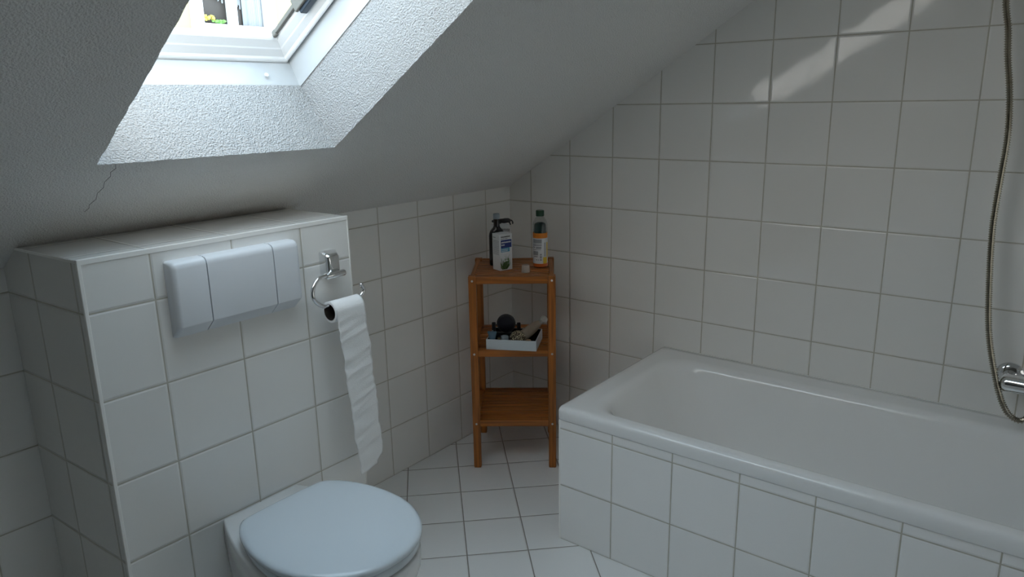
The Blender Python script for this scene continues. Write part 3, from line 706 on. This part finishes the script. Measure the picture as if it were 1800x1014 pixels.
# things on the middle tier
T0 = Vector((-.482, -.254, .4955)); tu = Vector((.465, -.885, 0)).normalized(); tv = Vector((.885, .465, 0)).normalized()
TM = frame(T0, tu, tv)
TW, TD, TH, TT = .195, .162, .040, .004
tr = empty('tray', TM @ Vector((TW/2, TD/2, 0))); tag(tr, 'open white tray with black inside on the middle shelf tier', 'tray')
b = NB()
add_box(b, (0, 0, 0), (TW, TD, .003), TM)
for lo, hi in (((0, 0, .003), (TW, TT, TH)), ((0, TD-TT, .003), (TW, TD, TH)), ((0, TT, .003), (TT, TD-TT, TH)), ((TW-TT, TT, .003), (TW, TD-TT, TH))): add_box(b, lo, hi, TM, .0005, 1)
obj('tray_shell', b, pbr('white_lacquer', (.6, .66, .7), .45), tr)
b = NB(); t2 = TT+.0003
add_box(b, (t2, t2, .0032), (TW-t2, TD-t2, .005), TM)
for lo, hi in (((t2, t2, .005), (TW-t2, t2+.001, TH-.0015)), ((t2, TD-t2-.001, .005), (TW-t2, TD-t2, TH-.0015)), ((t2, t2, .005), (t2+.001, TD-t2, TH-.0015)), ((TW-t2-.001, t2, .005), (TW-t2, TD-t2, TH-.0015))): add_box(b, lo, hi, TM)
obj('lining', b, M_blacksoft, tr)
def TP(u, v, z=.0052): return TM @ Vector((u, v, z))
vq = Vector((-.84, -.54, 0)); vr = Vector((.54, -.84, 0))
# black swivel mirror
mp_ = TP(.055, .128); mir = empty('table_mirror', mp_); tag(mir, 'small round black swivel mirror standing in the tray', 'mirror')
MM = frame(mp_, vr, -vq)
b = NB(); add_lathe(b, [(.034, 0), (.036, .002), (.034, .006), (.012, .010), (.010, .014), (.010, .020)], MM @ Matrix.Diagonal((1, .72, 1, 1)), 32); obj('base', b, M_black, mir, smooth=True)
b = NB()
for s_ in (-1, 1):
    add_box(b, (s_*.050-.0075, -.006, .012), (s_*.050+.0075, .006, .066), MM, .003)
    add_tube(b, [MM @ Vector(p) for p in ((s_*.046, 0, .055), (s_*.036, 0, .056))], .003, 8)
add_box(b, (-.057, -.006, .012), (.057, .006, .026), MM, .003)
obj('yoke', b, M_black, mir, smooth=True, angle=30)
b = NB(); add_lathe(b, [(.030, -.006), (.0365, -.005), (.038, 0), (.0365, .005), (.030, .006)], MM @ Matrix.Translation((0, -.002, .063)) @ Matrix.Rotation(PI/2-.12, 4, 'X'), 40); obj('mirror_disc', b, M_black, mir, smooth=True, angle=50)
b = NB(); add_lathe(b, [(.031, .0062), (.030, .0066)], MM @ Matrix.Translation((0, -.002, .063)) @ Matrix.Rotation(PI/2-.12, 4, 'X'), 40); obj('mirror_glass', b, pbr('dark_mirror_face', (.02, .02, .03), .12), mir, smooth=True)
# blue squeeze tube on its cap
bp_ = TP(.020, .020); tb = empty('cream_tube', bp_); tag(tb, 'small blue squeeze tube standing on its cap at the left tray corner', 'tube')
BM = frame(bp_, vr, -vq)
b = NB(); add_loft(b, [[BM @ Vector((a_*math.cos(t), c_*math.sin(t), z)) for t in [2*PI*i/24 for i in range(24)]] for a_, c_, z in ((.0095, .0095, .014), (.0115, .0112, .018), (.013, .0105, .034), (.0155, .006, .050), (.0175, .0012, .056), (.0175, .001, .062))], True, True, True); obj('tube_body', b, pbr('slate_blue_tube', (.07, .14, .20), .4), tb, smooth=True, angle=50)
b = NB(); add_lathe(b, [(.0108, 0), (.0112, .001), (.0105, .0145)], BM, 24); obj('cap', b, pbr('dark_blue_cap', (.02, .045, .07), .4), tb, smooth=True)
# little amber vial
vp = TP(.046, .022); vi = empty('amber_vial', vp); tag(vi, 'tiny amber vial between the blue tube and the glass jar', 'vial')
b = NB(); add_lathe(b, [(.006, 0), (.0068, .001), (.0068, .022), (.0045, .026), (.0045, .029)], Matrix.Translation(vp), 20); obj('vial_glass', b, pbr('amber_glass', (.12, .05, .015), .2), vi, smooth=True)
b = NB(); add_lathe(b, [(.0055, .0285), (.0055, .036), (.005, .037)], Matrix.Translation(vp), 20); obj('vial_cap', b, pbr('olive_cap', (.16, .13, .06), .5), vi, smooth=True)
# small jar
jp = TP(.068, .026); ja = empty('cosmetic_jar', jp); tag(ja, 'small glass jar with a grey-blue lid in the middle of the tray', 'jar')
b = NB(); add_lathe(b, [(.012, 0), (.0145, .0015), (.0145, .020), (.013, .022)], Matrix.Translation(jp), 28); obj('jar_body', b, pbr('dark_jar_glass', (.03, .035, .05), .15), ja, smooth=True)
b = NB(); add_lathe(b, [(.0142, .0215), (.0148, .023), (.0148, .041), (.0135, .043)], Matrix.Translation(jp), 28); obj('lid', b, pbr('grey_blue_lid', (.26, .32, .36), .4), ja, smooth=True)
# leopard patterned ball
lpq = TP(.117, .040, .0052+.031)
M_leo = pbr('leopard_fabric', (.5, .45, .3), .6); k = NT(M_leo); Pp = k.pos()
vo = k.n('ShaderNodeTexVoronoi', feature='DISTANCE_TO_EDGE'); k.l(Pp, vo.inputs['Vector']); vo.inputs['Scale'].default_value = 150
n2 = k.n('ShaderNodeTexNoise'); k.l(Pp, n2.inputs['Vector']); n2.inputs['Scale'].default_value = 170
f_ = k.math('MULTIPLY', k.sstep(vo.outputs['Distance'], .1, .26), k.sstep(n2.outputs[0], .36, .48))
k.l(k.mix(f_, (.05, .035, .02), (.72, .66, .45)), k.b.inputs['Base Color'])
bl = empty('patterned_ball', TP(.117, .040)); tag(bl, 'round gold and brown spotted ball at the front of the tray', 'ball')
b = NB(); add_sphere(b, lpq, .031, 32, 20); obj('ball_surface', b, M_leo, bl, smooth=True)
# cork
kp = TP(.160, .030); ck = empty('cork', kp); tag(ck, 'small peach coloured stopper right of the spotted ball', 'stopper')
b = NB(); add_lathe(b, [(.011, 0), (.0125, .002), (.0125, .024), (.009, .030)], Matrix.Translation(kp), 24); obj('stopper_body', b, pbr('peach_cork', (.42, .28, .18), .8), ck, smooth=True)
# wrapped beige roll leaning over the corner
wr = empty('wrapped_roll', TP(.15, .075)); tag(wr, 'beige roll in clear wrapping leaning over the back right tray corner', 'roll')
pa, pb2 = TP(.130, .064, .036), TP(.184, .150, .067)
ax = (pb2-pa).normalized()
b = NB(); pts = [pa-ax*.004] + [pa.lerp(pb2, i/10) for i in range(11)]
add_tube(b, pts, [.008, .019, .0215, .022, .022, .0215, .021, .020, .019, .017, .015, .012], 20); obj('roll_body', b, pbr('beige_sisal', (.30, .25, .20), .9), wr, smooth=True)
b = NB(); pc = pb2+ax*.035
pts = [pb2-ax*.01, pb2+ax*.004, pb2+ax*.012, pb2+ax*.022, pc]
add_tube(b, pts, [.0145, .012, .008, .012, .016], 12, False)
for v in b.verts: v.co += Vector((random.uniform(-1, 1), random.uniform(-1, 1), random.uniform(-1, 1)))*.0015
obj('clear_wrap', b, pbr('crinkled_clear_film', (.6, .62, .6), .25, alpha=.45), wr, smooth=True, angle=30)
